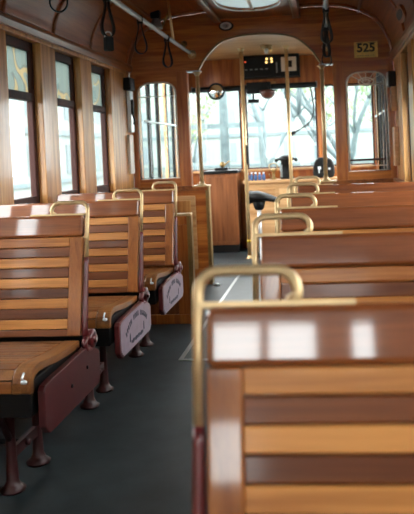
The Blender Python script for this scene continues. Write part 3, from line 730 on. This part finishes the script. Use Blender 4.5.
def building(x0,x1,y0,y1,h,mat,face,label):
    r=empty('building',((x0+x1)/2,(y0+y1)/2,-.95)); hx=(x1-x0)/2; hy=(y1-y0)/2
    MB().box(-hx,hx,-hy,hy,0,h).build('wall',mat,r)
    b=MB(); b.box(-hx-.25,hx+.25,-hy-.25,hy+.25,h,h+.3); b.build('cornice',fac2,r)
    b=MB(); b.box(-hx-.12,hx+.12,-hy-.12,hy+.12,3.3,3.6); b.box(-hx-.1,hx+.1,-hy-.1,hy+.1,.7,.9); b.build('string_course',fac2,r)
    n=0
    z=1.2
    while z<h-2 and n<24:
        if face=='x':
            y=-hy+1.2
            while y<hy-1.5 and n<24:
                w_=MB().box(hx-.02,hx+.05,y,y+1.1,z,z+1.6).build('window',wdk,r); MB().box(hx+.05,hx+.08,y+.5,y+.58,z,z+1.6).build('glazing_bar',fac,w_); n+=1; y+=2.6
        else:
            x=-hx+1.2
            while x<hx-1.5 and n<24:
                w_=MB().box(x,x+1.1,-hy-.05,-hy+.02,z,z+1.6).build('window',wdk,r); MB().box(x+.5,x+.58,-hy-.08,-hy-.05,z,z+1.6).build('glazing_bar',fac,w_); n+=1; x+=2.6
        z+=3.0
    tag(r,label,'building')
building(-24,-14,22,48,7.5,fac,'x','low pale building across the street beyond the left windows')
building(-42,-21,51,75,10,fac2,'x','taller grey building behind the low pale one, left windows')
building(-20,22,62,72,9.5,fac3,'y','far pale building added straight ahead to fill the windscreen in place of sky')  # added to cover the open sky with a pale hazy tone
bark=plain('grey_bark','525e5f',.9,0,0,.25,6); leafm=plain('pale_leaf','647548',.8,0,0,.3,3)
def tree(x,y,h,seed,leaves,label,spread=.5,name='tree'):
    rn=random.Random(seed); r=empty(name,(x,y,-.95)); b=MB(); tips=[]
    def grow(p,d,L,rad,lv):
        pts=[p]; q=p.copy(); dd=d.copy()
        for i in range(4):
            dd=(dd+Vector((rn.uniform(-1,1),rn.uniform(-1,1),rn.uniform(-.3,.6)))*.16).normalized(); q=q+dd*L/4; pts.append(q.copy())
        b.tube(pts,[rad*(1-.12*i) for i in range(5)],6 if lv<2 else 4)
        if lv>=3: tips.append(q); return
        for k in range(3 if lv<2 else 2):
            base=pts[rn.choice((2,3,4))]
            nd=(dd+Vector((rn.uniform(-1,1),rn.uniform(-1,1),rn.uniform(-.2,.8)))*spread*1.6).normalized()
            grow(base.copy(),nd,L*rn.uniform(.55,.8),rad*.55,lv+1)
    grow(Vector((0,0,0)),Vector((0,0,1)),h*.42,h*.019,0)
    b.build('trunk',bark,r)
    if leaves:
        lb=MB()
        for tp in tips:
            for i in range(leaves):
                c=tp+Vector((rn.gauss(0,.5),rn.gauss(0,.5),rn.gauss(0,.4)))*h*.10
                u=Vector((rn.uniform(-1,1),rn.uniform(-1,1),rn.uniform(-1,1))).normalized(); v=u.orthogonal().normalized(); s_=h*rn.uniform(.012,.024)
                lb.add([c+u*s_,c+v*s_*.5,c-u*s_,c-v*s_*.5],[(0,1,2,3)])
        lb.build('foliage',leafm,r)
    return tag(r,label,'tree')
tree(1.2,17,7.5,4,0,'bare grey tree beyond the right leaded window',.55)
tree(-1.2,20,6.5,11,0,'bare thin tree ahead beyond the windscreen, near the utility pole',.6)
tree(.3,26,5.4,21,26,'small leafy green tree ahead beyond the middle windscreen',.6)
tree(3.0,30,5.6,33,30,'leafy tree behind the bare one, seen through the right leaded window',.6)
tree(-5.0,30,5.2,55,22,'leafy tree ahead at the left edge of the windscreen',.6)
r=tag(empty('utility_pole',(-2.2,19,-.95)),'grey utility pole with a cross arm ahead beyond the left windscreen','pole')
b=MB(); b.tube([(0,0,0),(0,0,8)],[.13,.09],10); b.build('mast',bark,r)
b=MB(); b.box(-.9,1.1,-.06,.06,2.65,2.78); b.build('cross_arm',bark,r)

# ------------------------------------------------------------------ light, camera
w=bpy.data.worlds.new('World'); SC.world=w; w.use_nodes=True
N=w.node_tree.nodes; L=w.node_tree.links; N.clear()
out=N.new('ShaderNodeOutputWorld'); bg=N.new('ShaderNodeBackground'); L.new(bg.outputs[0],out.inputs[0])
bg.inputs[0].default_value=(.94,.985,1.0,1); bg.inputs[1].default_value=7.0
cam=bpy.data.cameras.new('camera'); co=bpy.data.objects.new('camera',cam); COL.objects.link(co); SC.camera=co
rv=Vector((.99482045,.09258203,-.04196231)); uv=Vector((.03938576,.02948441,.99878898)); fv=Vector((-.09370715,.99526842,-.02568528))
M=Matrix(((rv.x,uv.x,-fv.x),(rv.y,uv.y,-fv.y),(rv.z,uv.z,-fv.z))).to_4x4(); M.translation=Vector((.51,0,1.06)); co.matrix_world=M
cam.sensor_fit='VERTICAL'; cam.sensor_height=36; cam.lens=50.0
cam.shift_x=-52.98/514; cam.shift_y=-87.92/514; cam.clip_start=.05; cam.clip_end=300
cam.dof.use_dof=True; cam.dof.focus_distance=3.0; cam.dof.aperture_fstop=5.0
SC.view_settings.view_transform='Standard'; SC.view_settings.look='None'; SC.view_settings.exposure=.9; SC.view_settings.gamma=1
try: SC.view_settings.use_curve_mapping=False
except Exception: pass
c=SC.cycles
c.max_bounces=12; c.diffuse_bounces=6; c.glossy_bounces=6; c.transparent_max_bounces=16; c.use_denoising=True
c.sample_clamp_indirect=8; c.caustics_reflective=False; c.caustics_refractive=False
